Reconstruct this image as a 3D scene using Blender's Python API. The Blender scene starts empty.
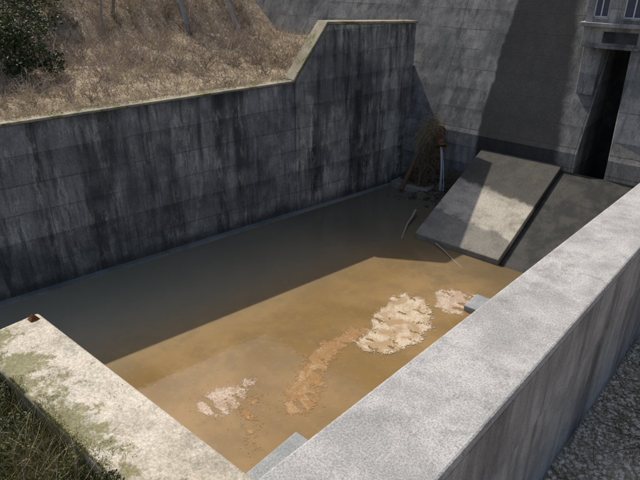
import bpy, bmesh, math, random
from mathutils import Vector, noise, Matrix
random.seed(7)
S=bpy.context.scene
def link(o):
    S.collection.objects.link(o); return o
def mesh(name,verts,faces,mat,parent=None,smooth=False,cols=None):
    m=bpy.data.meshes.new(name); m.from_pydata([tuple(v) for v in verts],[],faces); m.update()
    if mat: m.materials.append(mat)
    if smooth: m.polygons.foreach_set('use_smooth',[True]*len(m.polygons))
    if cols is not None:
        a=m.color_attributes.new('Col','FLOAT_COLOR','POINT')
        flat=[]
        for c in cols: flat+= [c[0],c[1],c[2],1.0]
        a.data.foreach_set('color',flat)
    o=link(bpy.data.objects.new(name,m))
    if parent: o.parent=parent
    return o
def empty(name,loc=(0,0,0)):
    o=link(bpy.data.objects.new(name,None)); return o
def hexa(name,b,t,mat,parent=None,bev=0.0,seg=2):
    """8-corner solid: b=4 bottom corners ccw, t=4 top corners"""
    v=list(b)+list(t)
    f=[(3,2,1,0),(4,5,6,7),(0,1,5,4),(1,2,6,5),(2,3,7,6),(3,0,4,7)]
    o=mesh(name,v,f,mat,parent)
    if bev:
        m=o.modifiers.new('b','BEVEL'); m.width=bev; m.segments=seg
    return o
def box(name,x0,x1,y0,y1,z0,z1,mat,parent=None,bev=0.0):
    return hexa(name,[(x0,y0,z0),(x1,y0,z0),(x1,y1,z0),(x0,y1,z0)],[(x0,y0,z1),(x1,y0,z1),(x1,y1,z1),(x0,y1,z1)],mat,parent,bev)
# ================================================================ node DSL
class N:
    def __init__(s,name):
        s.m=bpy.data.materials.new(name); s.m.use_nodes=True; s.t=s.m.node_tree
        s.b=s.t.nodes['Principled BSDF']; s.g=s.t.nodes.new('ShaderNodeNewGeometry'); s.pos=s.g.outputs['Position']
        s.b.inputs['Roughness'].default_value=.9
        s.b.inputs['Specular IOR Level'].default_value=.2
    def n(s,t): return s.t.nodes.new(t)
    def L(s,a,b):
        if hasattr(a,'is_output') : s.t.links.new(a,b)
        elif isinstance(a,tuple) and len(a)==3 and len(b.default_value)==4: b.default_value=(a[0],a[1],a[2],1)
        else: b.default_value=a
    def scale(s,v,src=None):
        n=s.n('ShaderNodeVectorMath'); n.operation='MULTIPLY'; s.L(src or s.pos,n.inputs[0]); n.inputs[1].default_value=v; return n.outputs[0]
    def noise(s,sc,det=4,src=None,rough=.6,dist=0):
        n=s.n('ShaderNodeTexNoise'); n.inputs['Scale'].default_value=sc; n.inputs['Detail'].default_value=det
        n.inputs['Roughness'].default_value=rough; n.inputs['Distortion'].default_value=dist
        s.L(src or s.pos,n.inputs['Vector']); return n.outputs['Fac']
    def ramp(s,f,a,b,ca=0.0,cb=1.0):
        n=s.n('ShaderNodeMapRange'); n.interpolation_type='SMOOTHSTEP'; s.L(f,n.inputs[0]); n.inputs[1].default_value=a; n.inputs[2].default_value=b
        n.inputs[3].default_value=ca; n.inputs[4].default_value=cb; return n.outputs[0]
    def math(s,op,a,b=0.0,c=0.0):
        n=s.n('ShaderNodeMath'); n.operation=op; s.L(a,n.inputs[0]); s.L(b,n.inputs[1])
        if op in('MULTIPLY_ADD','COMPARE'): s.L(c,n.inputs[2])
        return n.outputs[0]
    def mix(s,f,a,b,mode='MIX'):
        n=s.n('ShaderNodeMix'); n.data_type='RGBA'; n.blend_type=mode; s.L(f,n.inputs[0])
        for v,i in((a,6),(b,7)):
            if isinstance(v,tuple): n.inputs[i].default_value=(v[0],v[1],v[2],1)
            else: s.L(v,n.inputs[i])
        return n.outputs[2]
    def xyz(s):
        n=s.n('ShaderNodeSeparateXYZ'); s.L(s.pos,n.inputs[0]); return n.outputs
    def gray(s,f):
        n=s.n('ShaderNodeCombineColor'); 
        for i in range(3): s.L(f,n.inputs[i])
        return n.outputs[0]
    def bump(s,h,st=.3,d=.02):
        n=s.n('ShaderNodeBump'); n.inputs['Strength'].default_value=st; n.inputs['Distance'].default_value=d; s.L(h,n.inputs['Height']); s.t.links.new(n.outputs[0],s.b.inputs['Normal'])
    def out(s,col,rough=None):
        s.L(col,s.b.inputs['Base Color'])
        if rough is not None: s.L(rough,s.b.inputs['Roughness'])
        return s.m
def concrete(name,c1,c2,streak=.5,white=.3,lz=.9,lx=None,axis=1,linedark=.45,moss=0.0,dark=(.034,.034,.033),band=None,water=False,speck=.25,shadey=None,top=None,lichen=0,bigs=.35,fs=22,gs=70,mossy=None):
    k=N(name); X,Y,Z=k.xyz()
    big=k.noise(bigs,3,dist=.4); mid=k.noise(1.7,5,rough=.65); fine=k.noise(fs,2); grit=k.noise(gs,1)
    col=k.mix(k.ramp(k.math('ADD',k.math('MULTIPLY',big,.5),k.math('MULTIPLY',mid,.5)),.38,.6),c1,c2)
    if streak or band: st=k.noise(1,4,src=k.scale((1.1,1.1,.12)),rough=.7)
    if streak:
        brk=k.ramp(mid,.32,.55,.3,1)
        f=k.math('MULTIPLY',k.ramp(st,.46,.66,0,streak),brk); col=k.mix(f,col,dark)
        st2=k.noise(1,4,src=k.scale((4.2,4.2,.3)),rough=.75)
        f=k.math('MULTIPLY',k.ramp(st2,.48,.70,0,streak*.85),brk); col=k.mix(f,col,dark)
    if white:
        st3=k.noise(1,4,src=k.scale((2.1,2.4,.6)),rough=.9)
        f=k.math('MULTIPLY',k.ramp(st3,.50,.66,0,white),k.ramp(big,.38,.58)); col=k.mix(f,col,(min(1,c2[0]*1.9),min(1,c2[1]*1.86),min(1,c2[2]*1.75)))
    h=k.math('MULTIPLY',fine,.5)
    if lz:
        wob=k.math('MULTIPLY_ADD',mid,.05,Z)
        fr=k.math('FRACT',k.math('DIVIDE',wob,lz)); ln=k.math('LESS_THAN',fr,.035/lz)
        brk2=k.ramp(big,.38,.6,.2,1)
        f=k.math('MULTIPLY',k.math('MULTIPLY',ln,linedark),brk2); col=k.mix(f,col,dark)
        fl=k.math('FLOOR',k.math('DIVIDE',wob,lz)); wn=k.n('ShaderNodeTexWhiteNoise'); wn.noise_dimensions='1D'; k.L(fl,wn.inputs['W'])
        col=k.mix(1.0,col,k.gray(k.ramp(wn.outputs['Value'],0,1,.85,1.1)),'MULTIPLY')
        f=k.math('MULTIPLY',k.ramp(fr,.55,1.0,0,.35),k.ramp(st,.4,.6) if streak else .3); col=k.mix(f,col,dark)
        zl=k.math('LESS_THAN',k.math('FRACT',k.math('DIVIDE',k.math('ADD',Z,.025),lz)),.035/lz)
        h=k.math('SUBTRACT',h,k.math('MULTIPLY',zl,.6))
    if lx:
        A=(X,Y)[axis]
        fr=k.math('FRACT',k.math('DIVIDE',A,lx)); ln=k.math('LESS_THAN',fr,.03/lx)
        col=k.mix(k.math('MULTIPLY',ln,linedark),col,dark); h=k.math('SUBTRACT',h,k.math('MULTIPLY',ln,.5))
    if band:   # shadow wedge painted down the face, wider toward the toe
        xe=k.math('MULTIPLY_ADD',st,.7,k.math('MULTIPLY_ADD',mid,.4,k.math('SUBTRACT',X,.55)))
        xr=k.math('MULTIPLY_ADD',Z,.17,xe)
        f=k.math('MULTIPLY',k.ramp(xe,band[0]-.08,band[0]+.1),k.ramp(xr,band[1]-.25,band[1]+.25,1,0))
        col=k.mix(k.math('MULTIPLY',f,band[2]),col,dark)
    if shadey:  # painted shade on the upper chute and lower lip, lit strip between
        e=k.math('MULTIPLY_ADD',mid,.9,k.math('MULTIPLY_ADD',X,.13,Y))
        col=k.mix(k.ramp(e,shadey-.12,shadey+.2,0,.88),col,dark)
        col=k.mix(k.ramp(e,shadey-1.9,shadey-1.7,.6,0),col,(.09,.09,.085))
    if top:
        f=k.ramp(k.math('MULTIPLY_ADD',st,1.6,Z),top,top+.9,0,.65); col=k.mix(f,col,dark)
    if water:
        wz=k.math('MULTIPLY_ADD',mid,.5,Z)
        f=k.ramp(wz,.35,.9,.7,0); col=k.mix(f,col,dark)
    if lichen:
        f=k.ramp(k.noise(.8,6,rough=.9),.5,.66,0,lichen); col=k.mix(f,col,(.12,.12,.11))
    if moss:
        mn=k.noise(1.1,5,rough=.78)
        if mossy: mn=k.math('ADD',mn,k.ramp(Y,mossy[0],mossy[1],.12,-.07))
        f=k.ramp(mn,.52,.62,0,moss)
        g=k.mix(k.noise(14,2),(.05,.055,.018),(.22,.20,.06)); col=k.mix(f,col,g)
    col=k.mix(1.0,col,k.gray(k.ramp(k.math('ADD',k.math('MULTIPLY',fine,.5),k.math('MULTIPLY',grit,.5)),.35,.65,1-speck,1+speck)),'MULTIPLY')
    h=k.math('ADD',h,k.math('MULTIPLY',grit,.3)); k.bump(h,.5,.02)
    return k.out(col)
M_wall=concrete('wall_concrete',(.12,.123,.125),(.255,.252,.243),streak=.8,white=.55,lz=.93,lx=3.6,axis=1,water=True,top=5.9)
M_high=concrete('high_wall_concrete',(.14,.14,.136),(.34,.328,.30),streak=.92,white=.6,lz=.93,lx=3.6,axis=1,water=True)
M_cope=concrete('mossy_coping',(.20,.18,.13),(.34,.30,.22),streak=0,white=0,lz=None,moss=.9)
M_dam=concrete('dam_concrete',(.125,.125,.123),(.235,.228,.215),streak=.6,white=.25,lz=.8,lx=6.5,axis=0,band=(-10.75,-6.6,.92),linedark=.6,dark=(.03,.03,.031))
M_tower=concrete('gate_tower_concrete',(.20,.20,.195),(.36,.35,.33),streak=.6,white=.2,lz=1.2)
M_chute=concrete('chute_concrete',(.22,.2,.165),(.42,.385,.32),streak=.0,white=0,lz=None,moss=.15,shadey=20.35)
M_step=concrete('step_concrete',(.15,.135,.11),(.28,.255,.21),streak=.0,white=0,lz=None,moss=.5)
M_par=concrete('parapet_concrete',(.29,.285,.275),(.43,.42,.40),streak=.1,white=0,lz=None,speck=.33,lichen=.45,bigs=.8,fs=40,gs=100)
M_parf=concrete('parapet_face_concrete',(.23,.23,.225),(.38,.378,.365),streak=.6,white=.15,lz=None,speck=.22,fs=40,gs=100)
M_sill=concrete('sill_concrete',(.34,.30,.235),(.52,.475,.395),streak=.0,white=0,lz=None,moss=.75,mossy=(2.85,4.3),speck=.3,lichen=.45)
M_slab=concrete('slab_concrete',(.22,.235,.24),(.30,.31,.31),streak=0,white=0,lz=None)
def flat(name,c1,c2,sc=3,rough=.9,bump=.3,spec=.2):
    k=N(name); f=k.noise(sc,4); k.bump(k.noise(sc*4,2),bump,.02); k.b.inputs['Specular IOR Level'].default_value=spec
    return k.out(k.mix(k.ramp(f,.38,.62),c1,c2),rough)
def vcol(name,rough=.85,trans=0.0):
    k=N(name); a=k.n('ShaderNodeAttribute'); a.attribute_name='Col'
    k.b.inputs['Specular IOR Level'].default_value=0.05 if trans==0 else .2
    k.out(a.outputs['Color'],rough)
    return k.m
# ================================================================ ground, terrain
wallx=lambda y:-19.06+.194*y
def hill_z(x,y):
    d=wallx(min(y,23))-x
    if d<0: d=0
    z=5.45+.10*d+max(0,d-10)*.55
    z=min(z,26+noise.noise((x*.05,y*.05,0))*4)
    amp=min(1,d/2)
    return z+amp*(.35*noise.noise((x*.35,y*.35,1))+.12*noise.noise((x*1.3,y*1.3,2)))
k=N('hillside_soil'); f=k.noise(1.2,5); f2=k.noise(9,4,rough=.7)
c=k.mix(k.ramp(f,.4,.6),(.26,.19,.12),(.46,.38,.26)); c=k.mix(k.ramp(f2,.4,.62,0,.8),c,(.18,.13,.085)); k.bump(f2,.8,.1); M_hill=k.out(c)
vs=[];fs=[];nx,ny=90,80
for j in range(ny+1):
    y=-25+j*(75/ny)
    for i in range(nx+1):
        d=(i/nx)**1.8*90+.42; x=wallx(min(y,24))-d; vs.append((x,y,hill_z(x,y)))
for j in range(ny):
    for i in range(nx):
        a=j*(nx+1)+i; fs.append((a+1,a,a+nx+1,a+nx+2))
mesh('hillside',vs,fs,M_hill,smooth=True)
M_ground=flat('ground_soil',(.10,.08,.05),(.18,.15,.10),.8)
mesh('ground',[(-600,-600,-1.2),(600,-600,-1.2),(600,600,-1.2),(-600,600,-1.2)],[(0,1,2,3)],M_ground)
# water
k=N('water_murky'); X,Y,Z=k.xyz()
f=k.noise(.22,3,dist=.6); f2=k.noise(1.1,5,rough=.7); f3=k.noise(4.5,3,rough=.7)
c=k.mix(k.ramp(f,.35,.65),(.195,.122,.045),(.275,.18,.08)); c=k.mix(k.ramp(f2,.42,.66,0,.5),c,(.17,.12,.06)); c=k.mix(k.ramp(f3,.5,.7,0,.22),c,(.30,.215,.12))
# shaded-water tint painted in along the side wall and toward the dam
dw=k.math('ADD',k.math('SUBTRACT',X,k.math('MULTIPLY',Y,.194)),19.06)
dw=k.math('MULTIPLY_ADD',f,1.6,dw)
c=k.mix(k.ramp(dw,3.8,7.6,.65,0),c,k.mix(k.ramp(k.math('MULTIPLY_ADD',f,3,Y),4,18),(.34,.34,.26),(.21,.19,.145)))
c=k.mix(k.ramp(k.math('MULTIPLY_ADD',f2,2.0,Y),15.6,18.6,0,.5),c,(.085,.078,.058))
k.b.inputs['IOR'].default_value=1.33; k.b.inputs['Specular IOR Level'].default_value=.5
k.bump(k.math('ADD',k.noise(2.2,2),k.math('MULTIPLY',k.noise(9,1),.25)),.10,.02)
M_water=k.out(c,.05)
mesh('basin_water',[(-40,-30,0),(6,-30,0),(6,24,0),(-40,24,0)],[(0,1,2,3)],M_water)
# ================================================================ left retaining wall (flared)
def prism_wall(name,prof,thick,mat,proud=0.0,parent=None,bev=.02):
    n=Vector((1,-.194,0)).normalized()
    fr=[Vector((wallx(y),y,z))+n*proud for y,z in prof]; bk=[v-n*(thick+proud) for v in fr]
    m=len(prof); v=fr+bk
    fs=[tuple(range(m)),tuple(range(2*m-1,m-1,-1))]
    for i in range(m):
        j=(i+1)%m; fs.append((j,i,m+i,m+j))
    o=mesh(name,v,fs,mat,parent)
    b=bmesh.new(); b.from_mesh(o.data); bmesh.ops.recalc_face_normals(b,faces=b.faces); b.to_mesh(o.data); b.free()
    if bev:
        mo=o.modifiers.new('b','BEVEL'); mo.width=bev; mo.segments=2
    return o
lw=empty('basin_side_wall')
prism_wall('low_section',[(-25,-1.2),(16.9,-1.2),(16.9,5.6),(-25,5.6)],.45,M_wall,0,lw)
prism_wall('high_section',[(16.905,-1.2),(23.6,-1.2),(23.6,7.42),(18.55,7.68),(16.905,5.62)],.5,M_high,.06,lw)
prism_wall('coping_low',[(-25,5.6),(16.86,5.6),(16.86,5.68),(-25,5.68)],.5,M_cope,.035,lw)
prism_wall('coping_ramp',[(16.82,5.60),(18.5,7.69),(18.5,7.80),(16.8,5.72)],.56,M_cope,.10,lw)
prism_wall('coping_high',[(18.505,7.69),(23.68,7.43),(23.68,7.53),(18.505,7.80)],.6,M_cope,.11,lw)
M_led=concrete('algae_ledge_concrete',(.15,.16,.145),(.25,.255,.23),streak=0,white=0,lz=None)
prism_wall('wall_footing_ledge',[(-25,-1.2),(23.2,-1.2),(23.2,.045),(-25,.045)],.1,M_led,.30,lw,.01)
# ================================================================ right parapet wall
rw=empty('basin_parapet_wall')
ix=lambda y:-3.07+.0583*y
oxx=lambda y:-1.72+.0278*y
def strip(name,y0,y1,xo0,xo1,z0,z1,mat,bev=.03,insetl=0):
    return hexa(name,[(ix(y0)+insetl,y0,z0),(oxx(y0)+xo0,y0,z0),(oxx(y1)+xo0,y1,z0),(ix(y1)+insetl,y1,z0)],
      [(ix(y0)+insetl,y0,z1),(oxx(y0)+xo1,y0,z1),(oxx(y1)+xo1,y1,z1),(ix(y1)+insetl,y1,z1)],mat,rw,bev)
strip('wall_body',-8,23.2,-.035,-.035,-1.2,4.35,M_parf,.02,.01)
strip('wall_top_face',-8,23.2,0,0,4.355,5.45,M_parf,.015)
strip('wall_top',-8,23.2,.004,.004,5.453,5.6,M_par,.03,-.004)
# ================================================================ end sill + footing slabs
sl=empty('end_sill')
ZS=2.2
hexa('sill_body',[(-12.95,2.85,-1.2),(-2.7,2.85,-1.2),(-2.7,4.43,-1.2),(-12.95,4.43,-1.2)],[(-12.95,2.85,ZS),(-2.7,2.85,ZS),(-2.7,4.43,ZS),(-12.95,4.43,ZS)],M_sill,sl,.09,4)
M_rust=flat('rust',(.12,.04,.015),(.22,.09,.03),20)
rp=[(-12.82,4.1,ZS),(-12.6,4.1,ZS),(-12.6,4.32,ZS),(-12.82,4.32,ZS),(-12.72,4.2,ZS+.15),(-12.68,4.24,ZS+.13)]
mesh('rusty_anchor',rp,[(0,1,4),(1,5,4),(1,2,5),(2,3,5),(3,4,5),(3,0,4)],M_rust,sl)
ft=empty('concrete_footing')
box('footing_block',-6.75,-2.6,4.44,7.05,-1,.28,M_slab,ft,.03)
ft2=empty('concrete_footing.001')
box('footing_block_upstream',-6.4,-2.2,14.5,15.4,-1,.2,M_slab,ft2,.03)
# ================================================================ dam
dam=empty('concrete_dam')
dy=lambda z:23.3 if z<3 else 23.3+.43*(z-3)
def dam_part(name,x0,x1,zt=24):
    prof=[(23.3,-1.2),(23.3,3.0),(dy(zt),zt),(dy(zt)+5,zt),(dy(zt)+5,-1.2)]
    v=[(x0,y,z) for y,z in prof]+[(x1,y,z) for y,z in prof]
    fs=[(4,3,2,1,0),(5,6,7,8,9)]+[(i,(i+1)%5,5+(i+1)%5,5+i) for i in range(5)]
    o=mesh(name,v,fs,M_dam,dam)
    b=bmesh.new(); b.from_mesh(o.data); bmesh.ops.recalc_face_normals(b,faces=b.faces); b.to_mesh(o.data); b.free()
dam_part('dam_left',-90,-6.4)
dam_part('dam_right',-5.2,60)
M_dark=flat('shade_dark_concrete',(.03,.03,.032),(.06,.06,.06),1.5)  # recess shade put into the colour: slot, lintel opening, house interior
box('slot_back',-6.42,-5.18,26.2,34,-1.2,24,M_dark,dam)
# gate tower
tw=empty('gate_tower')
M_frame=flat('window_frame_paint',(.6,.62,.64),(.7,.7,.72),5)
k=N('window_glass'); k.b.inputs['Specular IOR Level'].default_value=.6; M_glass=k.out((.05,.07,.11),.08)
def pier(name,x0b,x0t,x1,yb,yt,z0,z1,back,mat):
    hexa(name,[(x0b,yb,z0),(x1,yb,z0),(x1,back,z0),(x0b,back,z0)],[(x0t,yt,z1),(x1,yt,z1),(x1,back,z1),(x0t,back,z1)],mat,tw,.03)
pier('right_pier',-5.05,-5.45,9,23.0,24.0,-1.2,7.0,33,M_tower)
pier('left_jamb',-7.15,-7.25,-6.5,24.1,24.35,5.2,7.0,30,M_tower)
box('lintel',-7.26,9,23.95,30,7.005,7.75,M_tower,tw,.02)
box('lintel_recess',-6.5,-5.3,23.93,23.949,7.2,7.6,M_dark,tw)  # flat dark plate, the opening's shade is painted on
box('lintel_trim',-6.75,-5.2,23.88,23.94,7.0,7.10,M_tower,tw,.01)
box('ledge',-7.4,9,23.75,30,7.755,7.9,M_tower,tw,.02)
# upper house wall with window openings (panels butt around the openings)
zs0,zs1=7.905,13.5; wz0,wz1=8.08,8.82
wins=[(-7.02,-6.5),(-5.98,-5.3),(-4.6,-3.9)]
box('wall_below_windows',-7.26,9,24.0,24.3,zs0,wz0,M_tower,tw)
box('wall_above_windows',-7.26,9,24.0,24.3,wz1,zs1,M_tower,tw)
edges=[-7.26]+[e for w in wins for e in w]+[9]
for i in range(0,len(edges),2): box('wall_pier_%d'%i,edges[i],edges[i+1],24.0,24.3,wz0,wz1,M_tower,tw)
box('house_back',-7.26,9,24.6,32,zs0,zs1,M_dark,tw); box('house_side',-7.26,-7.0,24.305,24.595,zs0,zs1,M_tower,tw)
for a,b_ in wins:
    box('glass',a,b_,24.13,24.15,wz0,wz1,M_glass,tw)
    t=.035
    box('frame_l',a,a+t,24.06,24.12,wz0,wz1,M_frame,tw); box('frame_r',b_-t,b_,24.06,24.12,wz0,wz1,M_frame,tw)
    box('frame_t',a+t,b_-t,24.06,24.12,wz1-t,wz1,M_frame,tw); box('frame_b',a+t,b_-t,24.06,24.12,wz0,wz0+t,M_frame,tw)
    m=(a+b_)/2; box('mullion',m-t/2,m+t/2,24.06,24.12,wz0+t,wz1-t,M_frame,tw)
    box('sill_trim',a-.04,b_+.04,23.94,23.998,wz0-.06,wz0,M_tower,tw)
# chute apron
ch=empty('spillway_chute')
def chute(name,x0,x1,prof,mat,bev=.03):
    n=len(prof); v=[(x0,y,z) for y,z in prof]+[(x1,y,z) for y,z in prof]
    fs=[tuple(range(n-1,-1,-1)),tuple(range(n,2*n))]+[(i,(i+1)%n,n+(i+1)%n,n+i) for i in range(n)]
    o=mesh(name,v,fs,mat,ch); b=bmesh.new(); b.from_mesh(o.data); bmesh.ops.recalc_face_normals(b,faces=b.faces); b.to_mesh(o.data); b.free()
    m=o.modifiers.new('b','BEVEL'); m.width=bev; m.segments=2
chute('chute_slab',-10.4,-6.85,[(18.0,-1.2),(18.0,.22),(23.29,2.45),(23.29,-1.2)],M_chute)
k=N('wet_shaded_apron'); f=k.noise(1.3,5,rough=.7); k.bump(k.noise(12,3),.3,.02); M_wetshade=k.out(k.mix(k.ramp(f,.4,.62),(.022,.022,.021),(.05,.047,.041)),.6)  # dark tone is wet concrete with the shade over it painted in
chute('wet_shaded_apron',-6.845,-1.9,[(18.0,-1.2),(18.0,-.02),(23.29,2.25),(23.29,-1.2)],M_wetshade)
# concrete step + rubble bank
st=empty('concrete_step'); box('step_block',-14.35,-12.3,22.1,23.29,-1.2,.32,M_step,st,.04)
k=N('rubble'); f=k.noise(3,5); c=k.mix(k.ramp(f,.4,.6),(.05,.04,.03),(.15,.12,.08)); k.bump(k.noise(8,4),.9,.08); M_rub=k.out(c)
vs=[];fs=[];n=40
def rub(x,y):
    i=(x+14.3)/3.95; j=(y-19.3)/3.95
    return 1.5*max(0,j-.4)**1.2*(1-.5*abs(i-.6))-.25+.28*noise.noise((x*1.3,y*1.3,4))+.15*abs(noise.noise((x*3,y*3,1)))
for j in range(n+1):
    for i in range(n+1):
        x=-14.3+3.95*i/n; y=19.3+3.95*j/n; vs.append((x,y,rub(x,y)))
for j in range(n):
    for i in range(n):
        a=j*(n+1)+i; fs.append((a,a+1,a+n+2,a+n+1))
mesh('rubble_bank',vs,fs,M_rub)
# rocks
def rocks(name,pts,mat,parent=None,flatz=.6):
    vs=[];fs=[];
    bm=bmesh.new(); bmesh.ops.create_icosphere(bm,subdivisions=1,radius=1); bv=[v.co.copy() for v in bm.verts]; bf=[[v.index for v in f.verts] for f in bm.faces]; bm.free()
    for (x,y,z,r) in pts:
        o=len(vs); a=random.random()*6.28; sx,sy,sz=[random.uniform(.6,1.25) for _ in range(3)]; ca,sa=math.cos(a),math.sin(a)
        for v in bv:
            q=random.uniform(.82,1.12); X=v.x*sx*q*r;Y=v.y*sy*q*r
            vs.append((x+X*ca-Y*sa,y+X*sa+Y*ca,z+v.z*sz*r*flatz*q))
        fs+=[tuple(i+o for i in f) for f in bf]
    return mesh(name,vs,fs,mat,parent)
pts=[]
for i in range(60):
    x=random.uniform(-13.9,-10.7);y=random.uniform(21.0,23.1); pts.append((x,y,max(0,rub(x,y)),random.uniform(.03,.16)))
M_rock=flat('rock',(.06,.05,.04),(.17,.14,.10),4)
rocks('rubble_stones',pts,M_rock)
# ================================================================ gravel ground on the right bank
k=N('gravel_bed'); v=k.n('ShaderNodeTexVoronoi'); v.inputs['Scale'].default_value=26; k.L(k.pos,v.inputs['Vector']); f=k.noise(2,4)
c=k.mix(k.ramp(f,.35,.65),(.40,.30,.20),(.66,.55,.41)); c=k.mix(k.ramp(v.outputs['Distance'],.25,.6,0,.45),c,(.24,.17,.11)); M_grav=k.out(c)
vs=[];fs=[];
ys=[-40+i*1.0 for i in range(65)]
for y in ys:
    for x in [oxx(y)-.1]+[oxx(y)+.6*i for i in range(1,14)]+[30,200]: vs.append((x,y,2.2+.05*noise.noise((x*.8,y*.8,0))))
w=16
for j in range(len(ys)-1):
    for i in range(w-1): a=j*w+i; fs.append((a,a+1,a+w+1,a+w))
mesh('gravel_ground',vs,fs,M_grav,smooth=True)
k=N('gravel_stones'); g=k.g.outputs['Random Per Island']; c=k.mix(g,(.40,.30,.19),(.88,.77,.60)); M_gs=k.out(c)
pts=[]
for i in range(11000):
    y=random.uniform(6.3,15.5); x=oxx(y)+abs(random.uniform(0,2.2)); pts.append((x,y,2.215+.05*noise.noise((x*.8,y*.8,0)),.016+.04*random.random()**2.2))
rocks('gravel',pts,M_gs,flatz=.7)
# ================================================================ sticks / blades
def ribbons(name,items,mat,parent=None):
    """items: (points list, width, colour)"""
    vs=[];fs=[];cs=[]
    for P,wd,col in items:
        n=len(P); d=(P[-1]-P[0]); 
        s=d.cross(Vector((random.uniform(-1,1),random.uniform(-1,1),random.uniform(-.3,.3))))
        if s.length<1e-5: s=Vector((1,0,0))
        s.normalize(); o=len(vs)
        for i,p in enumerate(P):
            ww=wd*(1-.75*i/(n-1))*.5
            vs+= [p-s*ww,p+s*ww]; cs+=[col,col]
        for i in range(n-1): a=o+2*i; fs.append((a,a+1,a+3,a+2))
    return mesh(name,vs,fs,mat,parent,cols=cs)
def tube(vs,fs,cs,P,r0,r1,col,seg=6):
    o=len(vs);n=len(P)
    for i,p in enumerate(P):
        d=(P[min(i+1,n-1)]-P[max(i-1,0)]).normalized(); a=d.orthogonal().normalized(); b=d.cross(a); r=r0+(r1-r0)*i/(n-1)
        for q in range(seg):
            t=6.283*q/seg; vs.append(p+a*math.cos(t)*r+b*math.sin(t)*r); cs.append(col)
    for i in range(n-1):
        for q in range(seg):
            fs.append((o+i*seg+q,o+i*seg+(q+1)%seg,o+(i+1)*seg+(q+1)%seg,o+(i+1)*seg+q))
M_v=vcol('dry_stems'); M_leaf=vcol('leaves',.6,1)
def rc(a,b,j=.15):
    t=random.random(); q=random.uniform(1-j,1+j); return tuple((a[i]+(b[i]-a[i])*t)*q for i in range(3))
def curve(p,d,l,n=3,g=.2):
    P=[p.copy()]; d=d.normalized()
    for i in range(n):
        p=p+d*(l/n); P.append(p.copy()); d=(d+Vector((random.uniform(-.25,.25),random.uniform(-.25,.25),random.uniform(-.2,.15)-g*.3))).normalized()
    return P
TAN1=(.40,.32,.21);TAN2=(.66,.57,.42);PNK1=(.30,.22,.17);PNK2=(.54,.44,.37)
# dry grass
items=[]
for i in range(24000):
    d=random.uniform(.5,20); y=random.uniform(-1,24.5); x=wallx(min(y,23.5))-d
    if noise.noise((x*.4,y*.4,7))<-.25 and random.random()<.7: continue
    p=Vector((x,y,hill_z(x,y)-.02)); l=random.uniform(.15,.5)
    items.append((curve(p,Vector((random.gauss(0,.5),random.gauss(0,.5),1)),l,2,.6),random.uniform(.015,.035),rc(TAN1,TAN2)))
ribbons('dry_grass',items,M_v)
# dry brush (bare shrubs)
items=[]
for i in range(430):
    d=random.uniform(.9,17); y=random.uniform(0,23.5); x=wallx(min(y,23.5))-d
    if d<3 and random.random()<.5: continue
    p=Vector((x,y,hill_z(x,y))); s=random.uniform(.5,1.5)*(1.0 if d>3 else .6)
    base=(PNK1,PNK2) if random.random()<.6 else (TAN1,TAN2)
    if random.random()<.15: base=((.12,.09,.07),(.22,.17,.13))
    for q in range(16):
        P=curve(p+Vector((random.gauss(0,.1),random.gauss(0,.1),0)),Vector((random.gauss(0,.6),random.gauss(0,.6),1)),s*random.uniform(.6,1.2),4,.25)
        items.append((P,random.uniform(.018,.035),rc(*base)))
        for z in range(4):
            k0=random.randint(1,4); dd=(P[min(k0+1,4)]-P[k0-1]).normalized()+Vector((random.gauss(0,.6),random.gauss(0,.6),random.gauss(0,.5)))
            items.append((curve(P[k0],dd,s*.35*random.random()+.08,2,.2),.014,rc(*base)))
ribbons('dry_brush',items,M_v)
# weeds hanging over wall top
items=[]
for i in range(3600):
    y=random.uniform(0,17); x=wallx(y)-random.uniform(.25,.9); p=Vector((x,y,5.62))
    if noise.noise((y*.9,3,0))<-.1 and random.random()<.8: continue
    items.append((curve(p,Vector((random.gauss(.3,.4),random.gauss(0,.5),.8)),random.uniform(.1,.42),3,1.2),.02,rc(TAN1,TAN2)))
ribbons('wall_top_grass',items,M_v)
# foliage builder
def foliage(name,clumps,nleaf,size,c1,c2,mat,parent=None):
    vs=[];fs=[];cs=[]
    tot=sum(r**2 for *_,r in clumps)
    for (x,y,z,r) in clumps:
        base=random.uniform(.55,1.35)
        for i in range(int(nleaf*r*r/tot)):
            d=Vector((random.gauss(0,1),random.gauss(0,1),random.gauss(0,1))).normalized()*r*random.uniform(.55,1.08)
            d.z*=.8; p=Vector((x,y,z))+d
            if noise.noise(p*1.6)<-.22: continue
            a=Vector((random.gauss(0,1),random.gauss(0,1),random.gauss(0,.6))).normalized(); b=a.orthogonal().normalized()
            b=(Matrix.Rotation(random.random()*6.28,3,a)@b); s=size*random.uniform(.6,1.3)
            o=len(vs); vs+=[p-a*s,p+b*s*.45,p+a*s,p-b*s*.45]; fs.append((o,o+1,o+2,o+3))
            q=rc(c1,c2); q=tuple(v*base for v in q); cs+=[q]*4
    return mesh(name,vs,fs,mat,parent,cols=cs)
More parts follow.
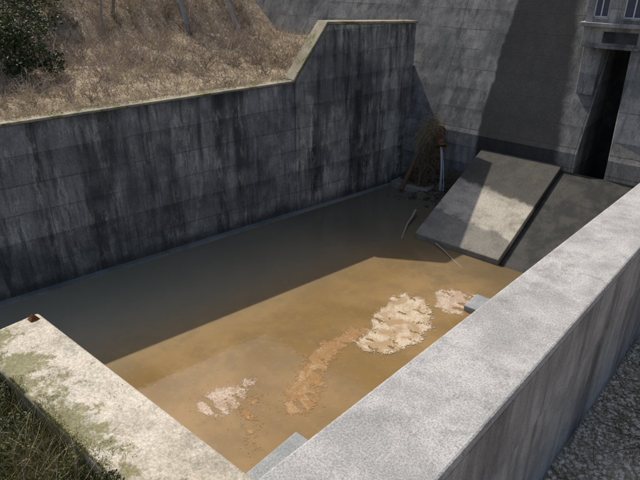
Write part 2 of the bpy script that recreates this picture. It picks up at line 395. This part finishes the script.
def bush(name,cx,cy,rad,h,nl,size,c1,c2,zf=hill_z,k=14):
    e=empty(name); z0=zf(cx,cy); cl=[]; vs=[];fs=[];cs=[]
    for i in range(k):
        a=random.random()*6.28; r=rad*math.sqrt(random.random()); zz=z0+h*random.uniform(.25,.9)*(1-.35*r/rad)
        x=cx+r*math.cos(a);y=cy+r*math.sin(a); cr=random.uniform(.28,.5)*rad*.8; cl.append((x,y,zz,cr))
        tube(vs,fs,cs,[Vector((cx,cy,z0-.1)),Vector(((cx+x)/2,(cy+y)/2,z0+(zz-z0)*.6)),Vector((x,y,zz))],.06,.015,(.10,.07,.05))
    foliage('foliage',cl,nl,size,c1,c2,M_leaf,e); mesh('stems',vs,fs,M_v,e,cols=cs); return e
G1=(.03,.045,.014);G2=(.10,.13,.045)
bush('evergreen_bush',-23.2,9.3,1.6,2.0,8000,.06,G1,G2)
bush('evergreen_bush',-24.6,8.0,2.2,3.2,10000,.06,G1,G2,k=20)
bush('evergreen_bush',-25.8,9.8,2.2,3.2,8000,.06,G1,G2,k=16)
bush('evergreen_bush',-28.5,12.6,1.8,2.6,5000,.07,G1,(.12,.13,.05))
# trees behind (bare, trunks at the top of the picture)
def bare_tree(name,x,y,h,r,col1,col2,lean=(0,0)):
    e=empty(name); vs=[];fs=[];cs=[]
    p=Vector((x,y,hill_z(x,y)-.2)); P=[p.copy()]
    for i in range(8): p=p+Vector((lean[0]+random.gauss(0,.06),lean[1]+random.gauss(0,.06),1))*h/8; P.append(p.copy())
    tube(vs,fs,cs,P,r,r*.25,rc(col1,col2),8)
    tw_=[]
    for i in range(22):
        k0=random.randint(3,8) ; a=random.random()*6.28; L=h*random.uniform(.12,.28)
        Q=curve(P[k0],Vector((math.cos(a),math.sin(a),random.uniform(.3,1))),L,5,.0)
        tube(vs,fs,cs,Q,r*.3,r*.06,rc(col1,col2),5)
        for q in range(10):
            kk=random.randint(1,5); tw_.append((curve(Q[kk],Vector((random.gauss(0,1),random.gauss(0,1),random.uniform(0,1))),L*.4,3,.0),.025,rc(col1,col2)))
    mesh('trunk_and_limbs',vs,fs,M_v,e,cols=cs); ribbons('twigs',tw_,M_v,e)
bare_tree('bare_tree',-24.9,18.9,6,.12,(.30,.30,.30),(.38,.38,.37),(-.25,.05))
bare_tree('bare_tree',-25.0,22.3,7,.15,(.32,.30,.26),(.40,.37,.33),(-.35,-.05))
bare_tree('bare_tree',-27.5,16.3,7,.09,(.22,.18,.14),(.3,.25,.2),(.1,.1))
bare_tree('bare_tree',-25.5,14.5,6,.07,(.3,.26,.22),(.4,.35,.3),(-.3,.2))
bare_tree('bare_tree',-30,20.5,8,.15,(.18,.14,.11),(.25,.2,.16),(.05,.1))
# ================================================================ shrubs at lower left (downstream of sill)
def bank_z(x,y): return 1.55+.05*(2.8-y)+.3*noise.noise((x*.7,y*.7,3))-max(0,(-12.6-x))*1.6
vs=[];fs=[];n=50
for j in range(n+1):
    for i in range(n+1):
        x=-15.5+12.4*i/n;y=-8+10.8*j/n; vs.append((x,y,bank_z(x,y)))
for j in range(n):
    for i in range(n): a=j*(n+1)+i; fs.append((a,a+1,a+n+2,a+n+1))
M_bank=flat('bank_soil',(.03,.035,.012),(.075,.07,.03),3)
mesh('river_bank',vs,fs,M_bank,smooth=True)
cl=[]
for i in range(100):
    x=random.uniform(-13,-6);y=random.uniform(.6,2.9); cl.append((x,y,bank_z(x,y)+random.uniform(.1,.65),random.uniform(.15,.38)))
e=empty('bank_shrubs'); foliage('foliage',cl,27000,.035,(.025,.038,.01),(.12,.13,.04),M_leaf,e)
items=[]
for i in range(8500):
    x=random.uniform(-13,-5.5);y=random.uniform(.3,2.85); p=Vector((x,y,bank_z(x,y)))
    items.append((curve(p,Vector((random.gauss(0,.5),random.gauss(.2,.5),1)),random.uniform(.3,1.15),4,.5),random.uniform(.007,.014),rc((.07,.08,.025),(.24,.22,.09)) if random.random()<.75 else rc(TAN1,TAN2)))
ribbons('stems',items,M_v,e)
# moss tufts on sill
items=[]
for i in range(16000):
    t=random.random()**2.0
    x=random.uniform(-12.9,-5.5); y=2.87+1.5*t
    if noise.noise((x*1.1,y*1.3,9))+.4*noise.noise((x*4,y*4,2))<-.05+.45*(y-2.85): continue
    p=Vector((x,y,ZS-.01)); items.append((curve(p,Vector((random.gauss(0,.9),random.gauss(0,.9),1)),random.uniform(.02,.05),2,.5),.012,rc((.10,.11,.03),(.34,.31,.10))))
ribbons('sill_moss',items,M_v)
# rusty outlet pipe coming down the dam face, with a thin jet of water, dead growth hanging over it
M_pipe=flat('rusty_pipe',(.07,.035,.02),(.18,.09,.045),6)
e=empty('outlet_pipe'); vs=[];fs=[];cs=[]
tube(vs,fs,cs,[Vector(p) for p in [(-12.55,23.45,3.0),(-12.5,23.2,2.95),(-12.38,22.98,2.8),(-12.2,22.8,2.55),(-12.1,22.72,2.38)]],.19,.19,(1,1,1),16)
tube(vs,fs,cs,[Vector(p) for p in [(-12.112,22.73,2.40),(-12.08,22.705,2.345)]],.25,.25,(1,1,1),16)
tube(vs,fs,cs,[Vector(p) for p in [(-12.5,23.21,2.955),(-12.46,23.13,2.91)]],.25,.25,(1,1,1),16)
mesh('pipe',vs,fs,M_pipe,e,smooth=True)
vs=[];fs=[];cs=[]
tube(vs,fs,cs,[Vector(p) for p in [(-12.3,22.9,2.75),(-12.32,22.95,1.5),(-12.34,23.0,.2)]],.06,.06,(1,1,1),8)
mesh('support_post',vs,fs,M_pipe,e,smooth=True)
k=N('falling_water'); k.b.inputs['Specular IOR Level'].default_value=.5; M_fw=k.out((.5,.53,.55),.2)
vs=[];fs=[]; cs=[]
for i in range(6):
    ox=random.uniform(-.07,.07); r=random.uniform(.006,.015)
    tube(vs,fs,cs,[Vector(p) for p in [(-12.08+ox,22.7,2.33),(-11.93+ox*1.1,22.55,2.05),(-11.78+ox*1.4,22.42,1.65),(-11.66+ox*2,22.32,1.15),(-11.58+ox*2.6,22.25,.45)]],r,r*1.3,(1,1,1),6)
mesh('water_stream',vs,fs,M_fw,e,smooth=True)
e=empty('dead_leaning_tree'); vs=[];fs=[];cs=[]
tube(vs,fs,cs,[Vector(p) for p in [(-13.65,22.0,.1),(-13.5,22.3,.8),(-13.35,22.65,1.6),(-13.1,22.95,2.3),(-12.95,23.15,2.95)]],.12,.09,(.15,.095,.06),8)
tube(vs,fs,cs,[Vector(p) for p in [(-12.9,22.3,.2),(-13.0,22.6,1.2),(-12.95,22.95,2.1),(-12.9,23.2,2.7)]],.07,.04,(.14,.10,.07),7)
mesh('trunk',vs,fs,M_v,e,cols=cs)
items=[]
for i in range(2600):
    if i<1200: c0=random.choice([(-12.95,23.05,2.8,.6),(-12.75,23.1,3.15,.55),(-13.1,23.0,2.3,.7)])
    else: c0=random.choice([(-12.7,22.95,1.9,.7),(-12.8,22.8,1.2,.7),(-11.4,22.95,.9,.5),(-13.4,22.8,.8,.7),(-12.9,22.6,.4,.6)])
    p=Vector((c0[0]+random.gauss(0,.17),c0[1]+random.gauss(0,.08)-.05,c0[2]+random.gauss(0,.18)))
    col=rc((.22,.17,.10),(.40,.33,.2)) if i<1200 else rc((.10,.075,.045),(.24,.18,.11))
    items.append((curve(p,Vector((random.gauss(0,.6),random.gauss(-.3,.4),random.gauss(.2,.7))),c0[3]*random.uniform(.4,1),4,1.5),.02,col))
ribbons('root_mass',items,M_v,e)
# driftwood
def drift(name,P,r,col):
    vs=[];fs=[];cs=[]; tube(vs,fs,cs,[Vector(p) for p in P],r,r*.4,col,7); mesh(name,vs,fs,M_v,cols=cs,smooth=True)
drift('driftwood',[(-11.6,20.0,.2),(-11.4,19.4,.12),(-11.25,18.8,.06),(-10.95,18.1,.02),(-10.75,17.6,-.02)],.07,(.30,.26,.2))
drift('driftwood',[(-9.4,17.96,.08),(-8.9,17.7,.05),(-8.3,17.3,.02),(-7.7,17.0,-.02)],.04,(.28,.24,.19))
# ================================================================ floating foam and leaf mats
def inside(p,x,y):
    r=False;n=len(p);j=n-1
    for i in range(n):
        xi,yi=p[i];xj,yj=p[j]
        if (yi>y)!=(yj>y) and x<(xj-xi)*(y-yi)/(yj-yi)+xi: r=not r
        j=i
    return r
def edged(p,x,y):
    m=9
    for i in range(len(p)):
        a=Vector(p[i]);b=Vector(p[(i+1)%len(p)]);q=Vector((x,y));t=max(0,min(1,(q-a).dot(b-a)/max(1e-6,(b-a).length_squared))); m=min(m,(q-a-(b-a)*t).length)
    return m
def foam(name,p,mat,ce=.02,thr=0,z=0,hole=.5,frag=.35):
    x0=min(a for a,_ in p)-.4;x1=max(a for a,_ in p)+.4;y0=min(b for _,b in p)-.4;y1=max(b for _,b in p)+.4
    vs=[];fs=[];idx={}
    nx=int((x1-x0)/ce);ny=int((y1-y0)/ce)
    def V(i,j):
        if (i,j) not in idx:
            x=x0+i*ce;y=y0+j*ce
            h=z+.004+.004*max(0,noise.noise((x*3,y*3,0))+.3)+.003*noise.noise((x*17,y*17,5))
            idx[i,j]=len(vs); vs.append((x+random.uniform(-.4,.4)*ce,y+random.uniform(-.4,.4)*ce,max(.002+z,h)))
        return idx[i,j]
    for j in range(ny):
        for i in range(nx):
            x=x0+(i+.5)*ce;y=y0+(j+.5)*ce
            if not (x0+.1<x<x1-.1 and y0+.1<y<y1-.1): continue
            d=edged(p,x,y)*(1 if inside(p,x,y) else -1)
            if d<-.3: continue
            v=d+.16*noise.noise((x*1.8,y*1.8,1))+.14*noise.noise((x*5,y*5,2))+.09*noise.noise((x*15,y*15,2))+.05*noise.noise((x*40,y*40,2))
            pr=(v-thr+.04)/.14
            if pr<=0 or random.random()>pr: continue
            if noise.noise((x*2.2,y*5,11))+frag*noise.noise((x*14,y*14,3))+.25*noise.noise((x*45,y*45,3))>hole+.3*d: continue
            fs.append((V(i,j),V(i+1,j),V(i+1,j+1),V(i,j+1)))
    return mesh(name,vs,fs,mat)
def foam_mat(name,a,b,c_,w):
    k=N(name); f=k.noise(1.3,5,dist=1.5,rough=.7); g=k.noise(24,3,rough=.75)
    c=k.mix(k.ramp(f,.45-w,.65-w),a,b); c=k.mix(k.ramp(g,.46,.6,0,.65),c,c_); return k.out(c)
M_f1=foam_mat('leaf_foam_cream',(.34,.235,.13),(.53,.45,.34),(.33,.235,.14),.05)
M_f2=foam_mat('leaf_foam_brown',(.30,.175,.075),(.41,.28,.155),(.20,.115,.05),-.02)
M_f3=foam_mat('leaf_foam_pink',(.38,.28,.20),(.52,.425,.34),(.26,.165,.095),.05)
heart=[(-7.55,10.75),(-7.98,10.95),(-8.05,11.73),(-8.35,11.99),(-8.4,12.68),(-8.55,13.62),(-8.3,14.25),(-7.65,14.3),(-7.08,13.75),(-6.65,12.93),(-6.55,12.15),(-6.76,11.53),(-7.15,11.0)]
tail=[(-7.9,11.7),(-8.1,11.02),(-8.14,10.45),(-8.0,9.84),(-7.7,9.14),(-7.25,8.48),(-7.05,7.86),(-7.5,7.56),(-7.98,7.95),(-8.22,8.61),(-8.56,9.31),(-8.66,9.93),(-8.7,10.63),(-8.54,11.3),(-8.3,11.95)]
small=[(-9.15,6.15),(-9.55,6.3),(-9.55,6.9),(-9.35,7.25),(-9.3,7.8),(-9.0,7.95),(-8.85,7.4),(-8.68,7.0),(-8.6,6.5)]
rb=[(-7.27,14.07),(-7.6,14.8),(-7.35,15.5),(-6.7,15.7),(-6.3,15.5),(-6.1,14.9),(-6.3,14.4),(-6.54,14.1),(-6.9,13.9)]
dr=[(-8.65,7.3),(-8.45,7.7),(-8.15,7.15),(-7.85,6.85),(-7.15,6.35),(-7.25,6.1),(-8.0,6.5),(-8.5,6.85)]
foam('floating_leaf_mat',tail,M_f2,thr=-.02,hole=.30); foam('floating_leaf_mat',heart,M_f1,z=.008,thr=0,hole=.33); foam('floating_leaf_mat',small,M_f3,thr=.0,hole=.16)
foam('floating_leaf_mat',rb,M_f3,thr=.03,hole=.08); foam('floating_leaf_mat',dr,M_f2,thr=.05,hole=.06)
vs=[];fs=[];cs=[]
for i in range(700):
    p=random.choice([heart,tail,tail,small,rb,dr]); q0=random.randrange(len(p)); a=Vector(p[q0]);b=Vector(p[(q0+1)%len(p)]); a=a.lerp(b,random.random()); x=a[0]+random.gauss(0,.2);y=a[1]+random.gauss(0,.2)
    s=random.uniform(.008,.022); t=random.random()*6.28; o=len(vs)
    for q in range(4): vs.append((x+s*math.cos(t+q*1.57)*(1 if q%2 else .5),y+s*math.sin(t+q*1.57)*(1 if q%2 else .5),.006+random.random()*.008))
    fs.append((o,o+1,o+2,o+3)); cs+=[rc((.24,.14,.065),(.42,.31,.19))]*4
mesh('floating_leaves',vs,fs,M_v,cols=cs)
# twigs on gravel
items=[]
for i in range(200):
    y=random.uniform(6.5,15);x=oxx(y)+random.uniform(.1,1.6)
    items.append((curve(Vector((x,y,2.28)),Vector((random.gauss(0,1),random.gauss(0,1),.12)),random.uniform(.3,1.3),5,.05),.022,rc((.12,.09,.06),(.36,.28,.2))))
ribbons('dry_twigs',items,M_v)
# ================================================================ light
sund=Vector((-.9,.2,1.0)).normalized()
w=bpy.data.worlds.new('World'); S.world=w; w.use_nodes=True; nt=w.node_tree
sk=nt.nodes.new('ShaderNodeTexSky'); sk.sky_type='NISHITA'; sk.sun_disc=False; sk.air_density=.9; sk.dust_density=3.0
sk.sun_elevation=math.asin(sund.z); sk.sun_rotation=math.atan2(sund.x,sund.y)
nt.links.new(sk.outputs[0],nt.nodes['Background'].inputs[0]); nt.nodes['Background'].inputs[1].default_value=.15
sl_=bpy.data.lights.new('sun','SUN'); sl_.energy=4.5; sl_.angle=math.radians(.55); sl_.color=(1,.94,.85)
so=link(bpy.data.objects.new('sun',sl_)); so.rotation_euler=sund.to_track_quat('Z','Y').to_euler(); so.location=(0,0,40)
# ================================================================ camera
TH=math.radians(26.3); PS=math.radians(40.5)
F=Vector((-math.sin(PS)*math.cos(TH),math.cos(PS)*math.cos(TH),-math.sin(TH)))
cd=bpy.data.cameras.new('camera'); cd.sensor_width=36; cd.lens=36*567/640; cd.clip_end=3000; cd.clip_start=.1
co=link(bpy.data.objects.new('camera',cd)); co.location=(0,0,10); co.rotation_euler=F.to_track_quat('-Z','Y').to_euler()
S.camera=co
S.view_settings.view_transform='Standard'; S.view_settings.look='None'; S.view_settings.exposure=0
